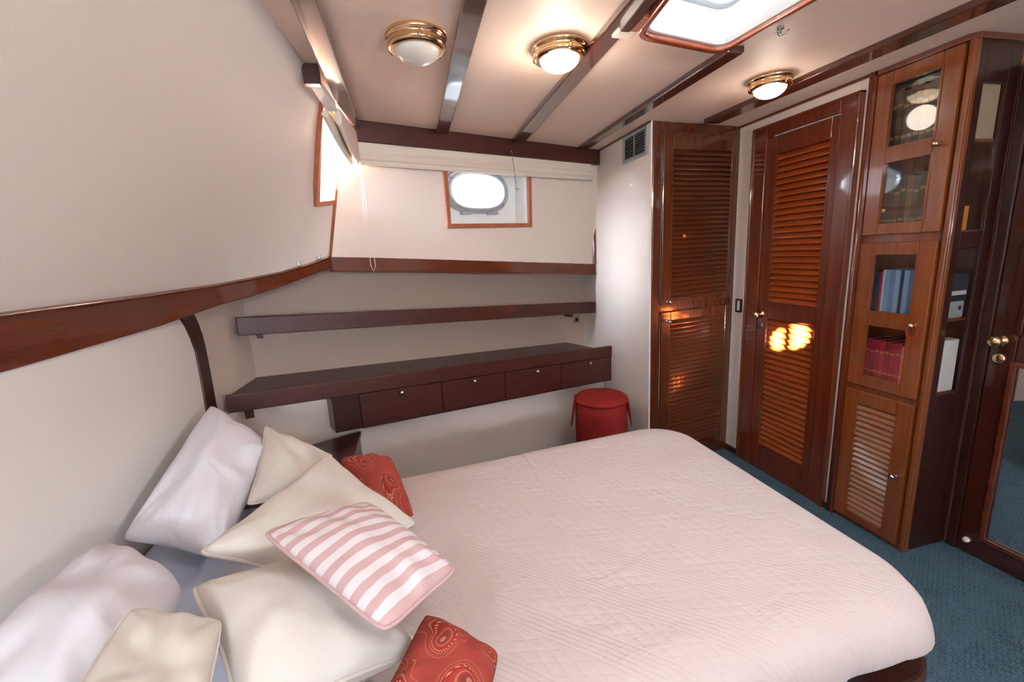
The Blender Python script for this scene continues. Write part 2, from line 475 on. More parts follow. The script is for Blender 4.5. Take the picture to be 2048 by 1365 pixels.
# soffit joining the rail to the recess walls
sf = MB()
pp = [(-.75, 1.0, 1.112), (-.735, 1.43, 1.122), (-.68, 1.73, 1.151), (-.61, 1.87, 1.168), (-.53, 1.98, 1.193), (-.44, 2.066, 1.225), (-.351, 2.129, 1.257), (0.4, 2.430, 1.19), (1.226, 2.76, 1.12)]
qq = [(-.78, 1.0), (-.78, 1.45), (-.78, 1.8), (-.78, 1.95), (-.78, 2.1), (-.78, 2.2), (-.70, 2.25), (0.3, 2.64), (1.226, 3.02)]
ia = sf.pts(pp); ib = sf.pts([(x, y, p[2] + 0.012) for (x, y), p in zip(qq, pp)])
for k in range(len(pp) - 1): sf.face((ia + k, ia + k + 1, ib + k + 1, ib + k))
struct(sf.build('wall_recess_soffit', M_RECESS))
# right side walls
struct(MB().box(1.226, 1.234, 2.062, 3.06, 0, H).build('wall_partition', M_WALL))
struct(MB().box(1.815, 1.85, 1.437, 2.0, 1.80, H).box(1.815, 1.85, 2.0, 2.75, 0, H).box(1.815, 1.85, 1.437, 1.50, 0, 1.80).build('wall_right', M_WALLB))
struct(MB().box(2.055, 2.09, -1.2, 1.45, 0, H).box(1.86, 2.055, 1.442, 1.46, 0, H).build('wall_right_near', M_WALLB))
struct(MB().box(-0.80, -0.765, -1.1, 1.64, 0, 1.21).build('wall_left_lower', M_HEAD))

# near wall behind the viewer, with three portholes
def porthole(T, name, n, cx, cz, hx, hz, fw, depth, plate_off, ringc, ringh, holeh, bar=False, glassm=M_GLASS, boxmat=M_WHITE):
    """window: timber frame on the wall, white box, oval metal port"""
    e = thing('window_%d' % n, T @ Vector((cx, 0, cz - hz)), None, None, None, 'structure')
    m = MB(T)
    o = [(cx - hx - fw, cz - hz - fw), (cx + hx + fw, cz - hz - fw), (cx + hx + fw, cz + hz + fw), (cx - hx - fw, cz + hz + fw)]
    i = [(cx - hx, cz - hz), (cx + hx, cz - hz), (cx + hx, cz + hz), (cx - hx, cz + hz)]
    m.ring(o, i, -0.014, 0.006); m.build('window_frame', W_FRAME, e, 0.003)
    m = MB(T)
    o2 = [(cx - hx - .004, cz - hz - .004), (cx + hx + .004, cz - hz - .004), (cx + hx + .004, cz + hz + .004), (cx - hx - .004, cz + hz + .004)]
    m.ring(o2, i, 0.006, depth); m.build('window_lining', boxmat, e)
    N = 40
    def oval(a, b, c0, c1):     # stadium-like superellipse
        out = []
        for k in range(N):
            t = 2 * PI * k / N
            ct, st = math.cos(t), math.sin(t)
            out.append((c0 + a * math.copysign(abs(ct) ** 0.72, ct), c1 + b * math.copysign(abs(st) ** 0.86, st)))
        return out
    rect = []
    for (x, z) in oval(1, 1, 0, 0):
        q = max(abs(x), abs(z)); rect.append((cx + x / q * hx * 1.14, cz + z / q * hz * 1.14))
    rx, rz = ringc
    m = MB(T); m.ring(rect, oval(ringh[0] - .01, ringh[1] - .01, rx, rz), depth - .012, depth); m.build('port_plate', boxmat, e)
    m = MB(T); m.ring(oval(ringh[0], ringh[1], rx, rz), oval(holeh[0] + .006, holeh[1] + .006, rx, rz), depth - .03, depth + .01)
    po = m.build('port_ring', M_ALU, e, 0.004)
    m = MB(T); m.ring(oval(holeh[0] + .014, holeh[1] + .014, rx, rz), oval(holeh[0], holeh[1], rx, rz), depth - .042, depth - .02)
    m.build('port_rim', M_ALU, e, 0.003)
    for k in range(0, N, 4):
        x, z = oval((ringh[0] + holeh[0]) / 2 + .004, (ringh[1] + holeh[1]) / 2 + .004, rx, rz)[k]
        m = MB(T); m.lathe([(0.0065, 0), (0.0065, -.008), (0.004, -.012)], (x, depth - .03, z), 10, 'y'); m.build('bolt', M_STEEL, e)
    for (sx, sz) in ((-.32, 1), (.32, 1), (-.32, -1), (.32, -1)):
        m = MB(T); x = rx + sx * ringh[0] * 1.3; z = rz + sz * ringh[1] * 0.99
        m.box(x - .028, x + .028, depth - .05, depth - .012, z - .008, z + .008); m.tube([(x - .034, depth - .045, z), (x + .034, depth - .045, z)], .006)
        m.build('hinge' if sz < 0 else 'latch', M_ALU, e, 0.002)
    m = MB(T); m.ring(oval(holeh[0] + .004, holeh[1] + .004, rx, rz), [(rx, rz)] * N, depth - .028, depth - .024); m.build('glass_pane', glassm, e)
    if bar:
        m = MB(T); m.box(rx + .002, rx + .026, depth - .02, depth, rz - holeh[1], rz + holeh[1]); m.build('glazing_bar', M_ALU, e)
    return e
TW = Matrix(((0.9285, -0.371, 0, 1.226), (0.371, 0.9285, -0.093, 2.76 + 0.109), (0, 0, 1, 0), (0, 0, 0, 1)))
cxs = ((WX0 + WX1) / 2 - 1.226) / CS
porthole(TW, 'w', 1, cxs, (WZ0 + WZ1) / 2, (WX1 - WX0) / 2 / CS, (WZ1 - WZ0) / 2, 0.024, 0.135, 0, (cxs - 0.012, 1.622), (.210, .118), (.172, .090))

TN = Matrix(((-1, 0, 0, 0), (0, -1, 0, -1.0), (0, 0, 1, 0), (0, 0, 0, 1)))
holes = [(-0.30, 1.30, .24, .17), (0.36, 1.50, .10, .10), (0.95, 1.30, .24, .17)]
nm = MB()
xs_ = [-0.9]; 
for x, z, a, b in holes: xs_ += [x - a, x + a]
xs_.append(2.2)
for k in range(0, len(xs_) - 1):
    if k % 2 == 0: nm.box(xs_[k], xs_[k + 1], -1.02, -1.0, 0, H)
    else:
        x, z, a, b = holes[k // 2]
        nm.box(xs_[k], xs_[k + 1], -1.02, -1.0, 0, z - b); nm.box(xs_[k], xs_[k + 1], -1.02, -1.0, z + b, H)
struct(nm.build('wall_near', M_WALLB))
struct(MB().box(-4, 5, -2.1, -1.8, -1.0, 1.615).build('wall_sun_blocker', plain((150, 146, 140))))  # unseen block added outside to keep sun out of the lower portholes
for n, (x, z, a, b) in zip((3, 4, 5), holes):
    if n == 4: porthole(TN, 'w', n, -x, z, a, b, .02, .07, 0, (-x, z), (.080, .080), (.060, .062), bar=True)
    else: porthole(TN, 'w', n, -x, z, a, b, .024, .12, 0, (-x, z), (.20, .13), (.16, .10))

# left window, set in the curved wall beside the corner
e = thing('window_2', LW(6.3, .43), None, None, None, 'structure')
def LWo(a, b, off):
    p = LW(a, b); t1 = LW(min(a + .1, 7), b) - LW(a - .1, b); t2 = LW(a, min(b + .05, 1)) - LW(a, b - .05)
    nrm = t1.cross(t2).normalized()
    if nrm.x < 0: nrm = -nrm
    return p + nrm * off
def strip(m, A, B, o0, o1):      # A,B lists of (a,b) outer and inner loops
    secs = []
    for (a1, b1), (a2, b2) in zip(A, B):
        secs.append([LWo(a1, b1, o0), LWo(a2, b2, o0), LWo(a2, b2, o1), LWo(a1, b1, o1)])
    secs.append(secs[0])
    m.sweep(secs)
b0, b1_ = .43, .93
inn = [(wl(b0), b0), (wr(b0), b0), (wr(b1_), b1_), (wl(b1_), b1_)]
out = [(wl(b0) - .16, b0 - .035), (wr(b0) + .11, b0 - .035), (wr(b1_) + .11, b1_ + .03), (wl(b1_) - .16, b1_ + .03)]
m = MB(); strip(m, out, inn, .012, -.01); m.build('window_frame', W_FRAME, e, .002)
m = MB(); out2 = [(a + (-.02 if k in (0, 3) else .02), b) for k, (a, b) in enumerate(inn)]; strip(m, out2, inn, -.008, -.03); m.build('window_lining', M_WHITE, e)
m = MB(); i_ = m.pts([LWo(a, b, .003) for a, b in inn]); m.face((i_, i_ + 1, i_ + 2, i_ + 3)); m.build('glass_pane', M_WINGLASS, e)

# ------------------------------------------------------------------ rails, battens and cover strips
n_trim = [0]
def trim(m, mat, bevel=0.003):
    n_trim[0] += 1
    return struct(m.build('trim_%d' % n_trim[0], mat, None, bevel))
# curved rail on the left
m = MB(); secs = []
dirs = []
for i, p in enumerate(PATH):
    a = PATH[max(i - 1, 0)]; b = PATH[min(i + 1, len(PATH) - 1)]
    t = Vector((b[0] - a[0], b[1] - a[1])).normalized(); dirs.append(Vector((-t.y, t.x)))   # outboard normal
fine = []
for i in range(len(PATH) - 1):
    for f in [k / 6 for k in range(6)]:
        fine.append([lerp(PATH[i][k], PATH[i + 1][k], f) for k in range(4)] + [dirs[i].lerp(dirs[i + 1], f)])
fine.append(list(PATH[-1]) + [dirs[-1]])
for x, y, zt, zb, d in fine:
    q = Vector((x, y)) + d * 0.045; r = Vector((x, y)) - d * 0.012
    secs.append([(r.x, r.y, zb), (q.x, q.y, zb), (q.x, q.y, zt + .003), (r.x, r.y, zt + .003)])
m.sweep(secs); m.smooth = [True] * (len(m.f) - 2) + [False] * 2; o_ = trim(m, W_TRIM, .004); o_.modifiers['bevel'].harden_normals = True; o_.modifiers['bevel'].segments = 3
# thin polished cap line on the rail
m = MB(); m.tube([Vector((x, y, zt - .004)) - Vector((d.x, d.y, 0)) * .010 for x, y, zt, zb, d in fine], .0055); trim(m, W_TRIM, 0)
# far rail under the back wall
k_ = -0.0856 * CS
m = MB(frame_T(1.226, 2.76, .4, 0, k_)); m.box(-1.698, 0, -.012, .05, 1.106, 1.168); m.box(-1.698, 0, -.02, .05, 1.098, 1.108); trim(m, W_TRIM, .003)
# ceiling moulding along the back wall
m = MB(frame_T(1.226, 2.655, .4)); m.box(-1.54, 0, 0, .035, 1.786, H); trim(m, W_DARKH, .004)
# battens on the ceiling
def batten(a, b, y0, y1, z0=1.853):
    m = MB(); m.hexa([(a[0], y0, z0), (a[1], y0, z0), (b[1], y1, z0), (b[0], y1, z0)], [(a[0], y0, H), (a[1], y0, H), (b[1], y1, H), (b[0], y1, H)])
    return trim(m, W_BEAM, .004)
batten((-.185, -.125), (-.205, -.150), -1.0, 2.10, 1.835)
batten((.177, .230), (.183, .243), -1.0, 2.235)
batten((.555, .600), (.600, .668), -1.0, 2.41)
batten((1.04, 1.10), (1.045, 1.100), 1.30, 2.585)
batten((1.07, 1.13), (1.06, 1.12), -1.0, 0.70)
batten((1.66, 1.73), (1.498, 1.585), -1.0, 2.03)
# cover strips in the corners
m = MB(); m.tube([LW(6.97, 0) + Vector((.006, -.004, 0)), LW(6.97, 1) + Vector((.006, -.004, 0))], .007, 6); trim(m, W_FRAME, 0)
m = MB(); m.box(1.206, 1.226, 2.735, 2.755, 1.17, 1.79); trim(m, W_TRIM, .002)
m = MB(); m.box(1.216, 1.226, 2.06, 2.66, H - .010, H); trim(m, W_TRIM, .001)
m = MB(); m.box(1.803, 1.815, 1.44, 2.14, H - .012, H); trim(m, W_TRIM, .001)
m = MB(); m.box(1.803, 1.815, 2.02, 2.14, 0, .035); m.box(1.803, 1.815, 1.44, 1.48, 0, .03); trim(m, W_DARK, .001)
m = MB(); m.box(1.139, 1.153, 2.70, 2.703, 1.17, 1.69); 

# ------------------------------------------------------------------ ceiling hatch
hc = (0.84, 1.0)
e = thing('ceiling_hatch', (hc[0], hc[1], H), 'glazed skylight hatch with a reddish wooden rim in the ceiling', 'skylight')
def grow(poly, g_):
    c = Vector((sum(p[0] for p in poly) / 4, sum(p[1] for p in poly) / 4))
    return [tuple(Vector(p) + (Vector(p) - c).normalized() * g_) for p in poly]
def loop_ring(m, o, i, z0, z1):
    n = len(o); a = m.pts([(x, y, z0) for x, y in o] + [(x, y, z0) for x, y in i] + [(x, y, z1) for x, y in o] + [(x, y, z1) for x, y in i])
    for k in range(n):
        j = (k + 1) % n
        m.face((a + k, a + j, a + n + j, a + n + k), False); m.face((a + 2 * n + k, a + 3 * n + k, a + 3 * n + j, a + 2 * n + j), False)
        m.face((a + k, a + 2 * n + k, a + 2 * n + j, a + j), True); m.face((a + n + k, a + n + j, a + 3 * n + j, a + 3 * n + k), True)
    return m
rim_o = rounded(grow(HATCH, .012), .05); rim_i = rounded(grow(HATCH, -.014), .045)
loop_ring(MB(), rim_o, rim_i, 1.838, H + .004).build('rim', wood('hatch_rim_wood', (120, 52, 30), (164, 82, 54), .25, 1.0), e, .006, 3)
lin_i = rounded(grow(HATCH, -.024), .04)
loop_ring(MB(), rounded(grow(HATCH, -.012), .045), lin_i, 1.852, 2.13).build('lining', M_WHITE, e)  # carried up past the glass, out of view, to block low sun
loop_ring(MB(), rounded(grow(HATCH, -.015), .045), rounded(grow(HATCH, -.055), .04), 1.945, 1.965).build('glazing_frame', M_GREYP, e, .003)
m = MB(); q = m.pts([(x, y, 1.958) for x, y in rounded(grow(HATCH, -.04), .04)]); m.face([q + k for k in range(28)])
m.build('glass_pane', M_GLASS, e)
MB().lathe([(.075, 1.955), (.075, 1.93), (.062, 1.922), (.0, 1.922)], (.885, 1.045, 0), 36).build('vent_cap', M_CREAMP, e, .002)
# near hatch, unseen, added behind the viewer to bring in fill light
e = thing('ceiling_hatch', (.55, -.36, H), 'square skylight hatch added in the ceiling behind the viewer for fill light', 'skylight')
loop_ring(MB(), rounded(grow(HATCH2, .012), .05), rounded(grow(HATCH2, -.014), .045), 1.838, H + .004).build('rim', W_TRIM, e, .004)
loop_ring(MB(), rounded(grow(HATCH2, -.012), .045), rounded(grow(HATCH2, -.03), .04), 1.852, 2.14).build('lining', M_WHITE, e)  # raised above the glass as an added coaming against low sun
m = MB(); q = m.pts([(x, y, 1.955) for x, y in rounded(grow(HATCH2, -.02), .04)]); m.face([q + k for k in range(28)]); m.build('glass_pane', M_GLASS, e)
# blind cassette rail beside the hatch
e = thing('hatch_blind_rail', (.648, .95, H), 'dark wooden rail with a pale end cap left of the skylight hatch', 'rail')
MB().hexa([(.560, .55, 1.838), (.590, .55, 1.838), (.640, 1.19, 1.838), (.612, 1.19, 1.838)], [(.560, .55, H), (.590, .55, H), (.640, 1.19, H), (.612, 1.19, H)]).build('rail', W_DARKH, e, .003)
MB().box(.612, .672, 1.192, 1.245, 1.846, H).build('end_cap', M_CREAMP, e, .006)
MB().box(.642, .664, 1.12, 1.19, 1.84, H).build('catch_block', W_FRAME, e, .002)
e = thing('ceiling_hook', (1.125, 1.19, H), 'small metal hook on the ceiling right of the skylight hatch', 'hook')
MB().lathe([(.010, H), (.010, H - .004), (.004, H - .006), (.003, H - .018)], (1.125, 1.19, 0), 12).build('base', M_STEEL, e)
MB().tube([(1.113, 1.19, H - .012), (1.125, 1.19, H - .02), (1.139, 1.18, H - .016), (1.143, 1.178, H - .008)], .003, 8).build('hook', M_STEEL, e)

# ------------------------------------------------------------------ ceiling lamps
def lamp(x, y, r, on, label, power=2.2, z=H):
    e = thing('ceiling_lamp', (x, y, z), label, 'ceiling lamp')
    MB().lathe([(r * 1.0, z), (r * 1.02, z - .006), (r * .98, z - .012), (r * .93, z - .014), (r * .93, z - .022), (r * .97, z - .026), (r * .95, z - .034), (r * .80, z - .040), (r * .72, z - .036)], (x, y, 0), 48).build('brass_ring', M_BRASS, e)
    dome = [(r * .74 * math.cos(t), z - .034 - .036 * math.sin(t)) for t in [k * PI / 2 / 8 for k in range(8)]] + [(0.002, z - .070)]
    MB().lathe(dome, (x, y, 0), 40).build('glass_dome', M_LAMPON if on else M_LAMPOFF, e)
    for k in range(3):
        a = 0.6 + k * 2 * PI / 3
        c = (x + r * .93 * math.cos(a), y + r * .93 * math.sin(a), 0)
        MB().lathe([(.006, z - .018), (.007, z - .030), (.004, z - .036)], c, 10).build('thumb_screw', M_BRASS, e)
    if on:
        l = bpy.data.lights.new('lamp_glow', 'POINT'); l.energy = power; l.color = WARM; l.shadow_soft_size = .05
        o = bpy.data.objects.new('lamp_glow', l); COL.objects.link(o); o.location = (0, 0, -.13); o.parent = e
lamp(.078, 1.352, .084, False, 'unlit brass ceiling lamp with a grey frosted dome, left of the first batten')
lamp(.503, 1.368, .082, True, 'lit brass ceiling lamp between the two battens left of the skylight')
lamp(1.420, 1.535, .078, True, 'lit brass ceiling lamp above the louvred door, right of the skylight', .9)
lamp(.078, .05, .084, True, 'lit brass ceiling lamp over the head of the room, behind the viewer')
lamp(1.42, .05, .084, True, 'lit brass ceiling lamp near the mirror door, behind the viewer')

# ------------------------------------------------------------------ louvres, panels, doors
M_SLATSHADE = plain((34, 14, 8))  # near-black sheet behind the slats paints the shadow in their gaps
def slats(m, axis, face, a0, a1, z0, z1, pitch, depth=.018, th=.006, back=0):
    """tilted slats filling an opening; axis 'x': run along local x facing -y; axis 'y': run along y facing -x"""
    n = max(1, int(round((z1 - z0) / pitch))); p = (z1 - z0) / n
    for k in range(n):
        zc = z0 + (k + .5) * p; h = p * .53
        prof = [(0.0, zc - h), (0.0, zc - h + th), (depth, zc + h), (depth, zc + h - th)]
        if axis == 'x':
            A = [(a0, face + d, z) for d, z in prof]; B = [(a1, face + d, z) for d, z in prof]
        else:
            A = [(face + d, a0, z) for d, z in prof]; B = [(face + d, a1, z) for d, z in prof]
        m.hexa(A, B)
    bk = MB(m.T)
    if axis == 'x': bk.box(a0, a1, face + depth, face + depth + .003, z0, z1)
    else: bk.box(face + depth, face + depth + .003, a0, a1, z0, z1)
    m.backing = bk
    return m
def rails_y(m, f0, f1, y0, y1, z0, z1, openings):
    """frame of a leaf facing -x: openings (y0,y1,z0,z1) from bottom to top, all within the stiles"""
    ya = min(o[0] for o in openings); yb = max(o[1] for o in openings)
    m.box(f0, f1, y0, ya, z0, z1); m.box(f0, f1, yb, y1, z0, z1)
    z = z0
    for o in sorted(openings, key=lambda q: q[2]):
        m.box(f0, f1, ya, yb, z, o[2]); z = o[3]
    m.box(f0, f1, ya, yb, z, z1)
    return m
def rails_x(m, f0, f1, x0, x1, z0, z1, openings):
    xa = min(o[0] for o in openings); xb = max(o[1] for o in openings)
    m.box(x0, xa, f0, f1, z0, z1); m.box(xb, x1, f0, f1, z0, z1)
    z = z0
    for o in sorted(openings, key=lambda q: q[2]):
        m.box(xa, xb, f0, f1, z, o[2]); z = o[3]
    m.box(xa, xb, f0, f1, z, z1)
    return m
def mould_y(m, f, y0, y1, z0, z1, w_=.010, d=.006):   # bead around an opening
    m.box(f - d, f + .001, y0 - w_, y0, z0 - w_, z1 + w_); m.box(f - d, f + .001, y1, y1 + w_, z0 - w_, z1 + w_)
    m.box(f - d, f + .001, y0, y1, z0 - w_, z0); m.box(f - d, f + .001, y0, y1, z1, z1 + w_); return m

# door_1, the louvred door
e = thing('door_1', (1.80, 1.755, 0), None, None, None, 'structure')
m = MB(); m.box(1.798, 1.85, 1.945, 2.03, 0, 1.818); m.box(1.798, 1.85, 1.478, 1.560, 0, 1.818); m.box(1.798, 1.85, 1.56, 1.945, 1.765, 1.818); m.box(1.800, 1.85, 1.56, 1.945, 0, .026)
m.box(1.79, 1.82, 1.475, 1.488, 0, 1.825); m.box(1.79, 1.82, 2.02, 2.033, 0, 1.825); m.box(1.79, 1.82, 1.475, 2.033, 1.812, 1.825)
m.build('door_frame', W_DOOR, e, .004)
lf = MB(); rails_y(lf, 1.806, 1.838, 1.562, 1.943, .025, 1.763, [(1.600, 1.880, .150, .861), (1.600, 1.880, .950, 1.676)])
leaf = lf.build('door_leaf', W_DOOR, e, .003)
for z0, z1 in ((.150, .861), (.950, 1.676)):
    q_ = slats(MB(), 'y', 1.809, 1.600, 1.880, z0, z1, .0295, .020, .007); q_.build('louvre_panel', W_SLAT, leaf); q_.backing.build('backing', M_SLATSHADE, leaf)
    mould_y(MB(), 1.806, 1.600, 1.880, z0, z1, .006, .004).build('panel_bead', W_DOOR, leaf)
def knob_x(x, y, z, parent, mat, r=.016, name='knob'):
    MB().lathe([(.020, x), (.020, x - .004), (.008, x - .006), (.007, x - .022), (r * .8, x - .026), (r, x - .036), (r * .85, x - .046), (r * .4, x - .050)], (0, y, z), 20, 'x').build(name, mat, parent)
knob_x(1.806, 1.918, .878, leaf, M_BRASS, .018); 
MB().lathe([(.017, 1.806), (.017, 1.802), (.012, 1.800)], (0, 1.918, .816), 20, 'x').build('key_plate', M_STEEL, leaf)
MB().box(1.7985, 1.8035, 1.916, 1.920, .808, .824).build('keyhole', M_BLACK, leaf)

# light switch between wardrobe and door
e = thing('light_switch', (1.815, 2.09, .89), 'small white light switch in a dark wooden frame beside the wardrobe', 'light switch')
m = MB(); m.ring([(2.066, .868), (2.108, .868), (2.108, .944), (2.066, .944)], [(2.073, .878), (2.100, .878), (2.100, .934), (2.073, .934)], 1.801, 1.815)
m.v = [Vector((v.y, v.x, v.z)) for v in m.v]; m.build('frame', W_DARK, e, .002)
MB().box(1.806, 1.815, 2.073, 2.100, .878, .934).build('rocker', M_WHITE, e, .002)

# wardrobe
TWD = frame_T(1.236, 2.056, .146)
e = thing('wardrobe', TWD @ Vector((.29, 0, 0)), 'tall built-in wardrobe with two louvred doors beside the white partition', 'wardrobe')
m = MB(TWD); m.box(0, .052, 0, .03, 0, H - .002); m.box(.552, .580, 0, .03, 0, H - .002); m.box(.052, .552, 0, .03, 1.826, H - .002); m.box(.052, .552, 0.0, .03, 0, .055)
m.box(.052, .552, .004, .03, .900, .955); 
m.build('carcass', W_WARD, e, .003)
MB(TWD).box(.075, .55, .030, .06, 0, H - .004).build('back_panel', W_WARD, e)
for z0, z1, a, b, kz in ((.952, 1.824, .978, 1.742, .968), (.060, .912, .115, .862, .862)):
    lf = MB(TWD); rails_x(lf, -.012, .003, .055, .549, z0, z1, [(.118, .512, a, b)])
    d = lf.build('door', W_WARD, e, .003)
    q_ = slats(MB(TWD), 'x', -.010, .118, .512, a, b, .0246, .012, .006); q_.build('louvre_panel', W_SLATB, d); q_.backing.build('backing', M_SLATSHADE, d)
    MB(TWD).lathe([(.009, -.012), (.008, -.016), (.004, -.018), (.004, -.028), (.009, -.032), (.010, -.038), (.005, -.043)], (.092, 0, kz), 16, 'y').build('knob', M_STEEL, d)

# vent grille on the partition
e = thing('vent_grille', (1.226, 2.22, 1.73), 'white slatted air vent grille high on the partition beside the wardrobe', 'vent')
m = MB(); m.ring([(2.085, 1.725), (2.345, 1.725), (2.345, 1.862), (2.085, 1.862)], [(2.108, 1.741), (2.325, 1.741), (2.325, 1.848), (2.108, 1.848)], 1.216, 1.226)
m.v = [Vector((v.y, v.x, v.z)) for v in m.v]; m.build('frame', M_GREYP, e, .002)
MB().box(1.2235, 1.2265, 2.108, 2.325, 1.741, 1.848).build('backing', M_BLACK, e)
m = MB()
for k in range(8):
    z = 1.749 + k * .0134
    m.hexa([(1.217, 2.108, z - .005), (1.219, 2.108, z - .005), (1.2235, 2.108, z), (1.2215, 2.108, z)], [(1.217, 2.325, z - .005), (1.219, 2.325, z - .005), (1.2235, 2.325, z), (1.2215, 2.325, z)])
m.box(1.217, 1.222, 2.214, 2.220, 1.741, 1.848)
m.build('slats', M_GREYP, e)

# ------------------------------------------------------------------ bookcase
e = bc = thing('bookcase', (1.93, 1.29, 0), 'tall narrow glazed bookcase with louvred base door beside the louvred door', 'bookcase')
m = MB()
m.box(1.822, 1.842, 1.142, 1.163, 0, 1.862); m.box(1.822, 1.842, 1.422, 1.437, 0, 1.862)        # face stiles
m.box(1.822, 1.842, 1.163, 1.422, 0, .022); m.box(1.822, 1.842, 1.163, 1.422, .610, .648); m.box(1.822, 1.842, 1.163, 1.422, 1.226, 1.266); m.box(1.822, 1.842, 1.163, 1.422, 1.852, 1.862)
m.box(1.842, 2.052, 1.430, 1.437, 0, 1.862)                                                     # far side
m.box(2.040, 2.052, 1.142, 1.430, 0, 1.862)                                                     # back
rails = MB(); rails_x(rails, 1.142, 1.154, 1.842, 2.040, 0.0, 1.862, [(1.884, 1.990, .655, 1.200), (1.884, 1.990, 1.256, 1.735)])
carc = m.build('carcass', W_CASE, e, .002)
rails.build('side_panel', W_DARK, e, .002)
m = MB(); m.box(1.812, 1.824, 1.134, 1.152, 0, 1.862); m.box(1.822, 1.842, 1.134, 1.143, 0, 1.862); m.build('corner_post', W_CASE, e, .006, 3)
MB().prism([(1.80, 1.437), (1.80, 1.150), (1.822, 1.125), (2.052, 1.125), (2.052, 1.437)], 1.855, H - .001).build('crown', W_DOOR, e, .003)
m = MB(); m.tube([(1.810, 1.447, 0), (1.810, 1.447, H)], .013, 12); m.box(1.800, 1.826, 1.425, 1.437, 0, H); m.build('edge_post', W_DOOR, e)
for z0, z1 in ((.655, 1.200), (1.256, 1.735)): MB().box(1.886, 1.988, 1.146, 1.149, z0 + .001, z1 - .001).build('side_glass', M_CASEGLASS, e)
for z in (.660, .945, 1.262, 1.565): MB().box(1.844, 2.039, 1.155, 1.429, z - .010, z).build('shelf', W_CASE, e)
for z0, z1, ops, ky, kz in ((1.262, 1.853, [(1.212, 1.368, 1.303, 1.528), (1.212, 1.368, 1.585, 1.805)], 1.190, 1.557),
                            (.642, 1.232, [(1.214, 1.368, .690, .902), (1.214, 1.368, .963, 1.185)], 1.192, .925)):
    lf = MB(); rails_y(lf, 1.803, 1.821, 1.158, 1.424, z0, z1, ops); d = lf.build('door', W_CASE, e, .003)
    for o in ops:
        MB().box(1.811, 1.814, o[0] - .003, o[1] + .003, o[2] - .003, o[3] + .003).build('glass_pane', M_CASEGLASS, d)
        mould_y(MB(), 1.804, o[0], o[1], o[2], o[3], .005, .004).build('bead', W_CASE, d)
    MB().lathe([(.009, 1.803), (.006, 1.799), (.005, 1.790), (.010, 1.785), (.010, 1.778), (.004, 1.774)], (0, ky, kz), 16, 'x').build('knob', M_BRASS, d)
    if kz < 1:
        MB().tube([(1.792 - .004 * math.sin(t), ky + .016 * math.sin(t), kz - .022 + .024 * math.cos(t)) for t in [k * 2 * PI / 20 for k in range(20)]], .0018, 6, True).build('red_cord_loop', plain((170, 30, 50)), d)
lf = MB(); rails_y(lf, 1.803, 1.821, 1.160, 1.424, .022, .618, [(1.217, 1.367, .058, .560)]); d = lf.build('louvred_door', W_CASE, e, .003)
q_ = slats(MB(), 'y', 1.806, 1.217, 1.367, .058, .560, .0235, .014, .006); q_.backing.build('backing', M_SLATSHADE, d); q_.build('louvre_panel', wood('pale_slat_wood', (136, 84, 54), (158, 102, 70), .28, .9, (8, 1.5, 12)), d)
MB().lathe([(.009, 1.803), (.006, 1.799), (.005, 1.790), (.010, 1.785), (.010, 1.778), (.004, 1.774)], (0, 1.188, .314), 16, 'x').build('knob', M_STEEL, d)

# books: spines face the glass doors
def book(y0, th, z, h, d, col, label, group, lean=0.0, x0=1.850, band=None, name='book', cat='book', pagec=(226, 216, 196)):
    b = thing(name, (x0 + d / 2, y0 + th / 2, z), label, cat, group)
    k = lean
    def q(m_, ya, yb, xa, xb, za, zb):
        m_.hexa([(xa, ya + k * (za - z), za), (xb, ya + k * (za - z), za), (xb, yb + k * (za - z), za), (xa, yb + k * (za - z), za)],
                [(xa, ya + k * (zb - z), zb), (xb, ya + k * (zb - z), zb), (xb, yb + k * (zb - z), zb), (xa, yb + k * (zb - z), zb)]); return m_
    t = min(.002, th * .15)
    m_ = MB(); q(m_, y0, y0 + t, x0, x0 + d, z, z + h); q(m_, y0 + th - t, y0 + th, x0, x0 + d, z, z + h); q(m_, y0 + t, y0 + th - t, x0, x0 + t, z, z + h)
    m_.build('cover', plain(col, .45), b)
    m_ = MB(); q(m_, y0 + t, y0 + th - t, x0 + t, x0 + d - .003, z + .002, z + h - .002); m_.build('pages', plain(pagec, .9), b)
    if band:
        m_ = MB()
        pass
        for f in (.22, .72): q(MB(), y0 + t, y0 + th - t, x0 - .0006, x0, z + h * f, z + h * (f + .05)).build('spine_band', plain(band, .4), b)
    return b
ORD = ['first', 'second', 'third', 'fourth', 'fifth', 'sixth', 'seventh', 'eighth', 'ninth', 'tenth', 'eleventh', 'twelfth', 'thirteenth', 'fourteenth']
def row(z, specs, shelf, group, lean=0.0):
    """specs from the photo's left (far end, large y) to its right"""
    y = 1.418
    for i, (th, h, col, cn, band) in enumerate(specs):
        y -= th + .0006
        if y < 1.160: break
        book(y, th, z + .0005, h, .115 + .01 * (i % 3), col, '%s book, %s from the left %s' % (cn, ORD[i], shelf), group, lean, band=band)
browns = [((96, 72, 54), 'dark brown'), ((78, 62, 50), 'blackish brown'), ((120, 92, 64), 'mid brown'), ((92, 80, 68), 'grey brown')]
sp = [(.0195 + .001 * (i % 2), .215 + .006 * ((i * 7) % 3), browns[i % 4][0], browns[i % 4][1] + ' bound', (168, 140, 92)) for i in range(12)]
row(1.565, sp, 'on the top bookcase shelf', 'brown books on the top bookcase shelf')
sp = [(.0205 + .001 * (i % 2), .205 + .006 * ((i * 5) % 3), browns[(i + 1) % 4][0], browns[(i + 1) % 4][1] + ' bound', (150, 124, 84)) for i in range(9)]
sp += [(.022, .150, (196, 178, 140), 'shorter tan covered', None), (.016, .085, (226, 142, 34), 'small orange covered', None)]
row(1.262, sp, 'on the second bookcase shelf', 'books on the second bookcase shelf')
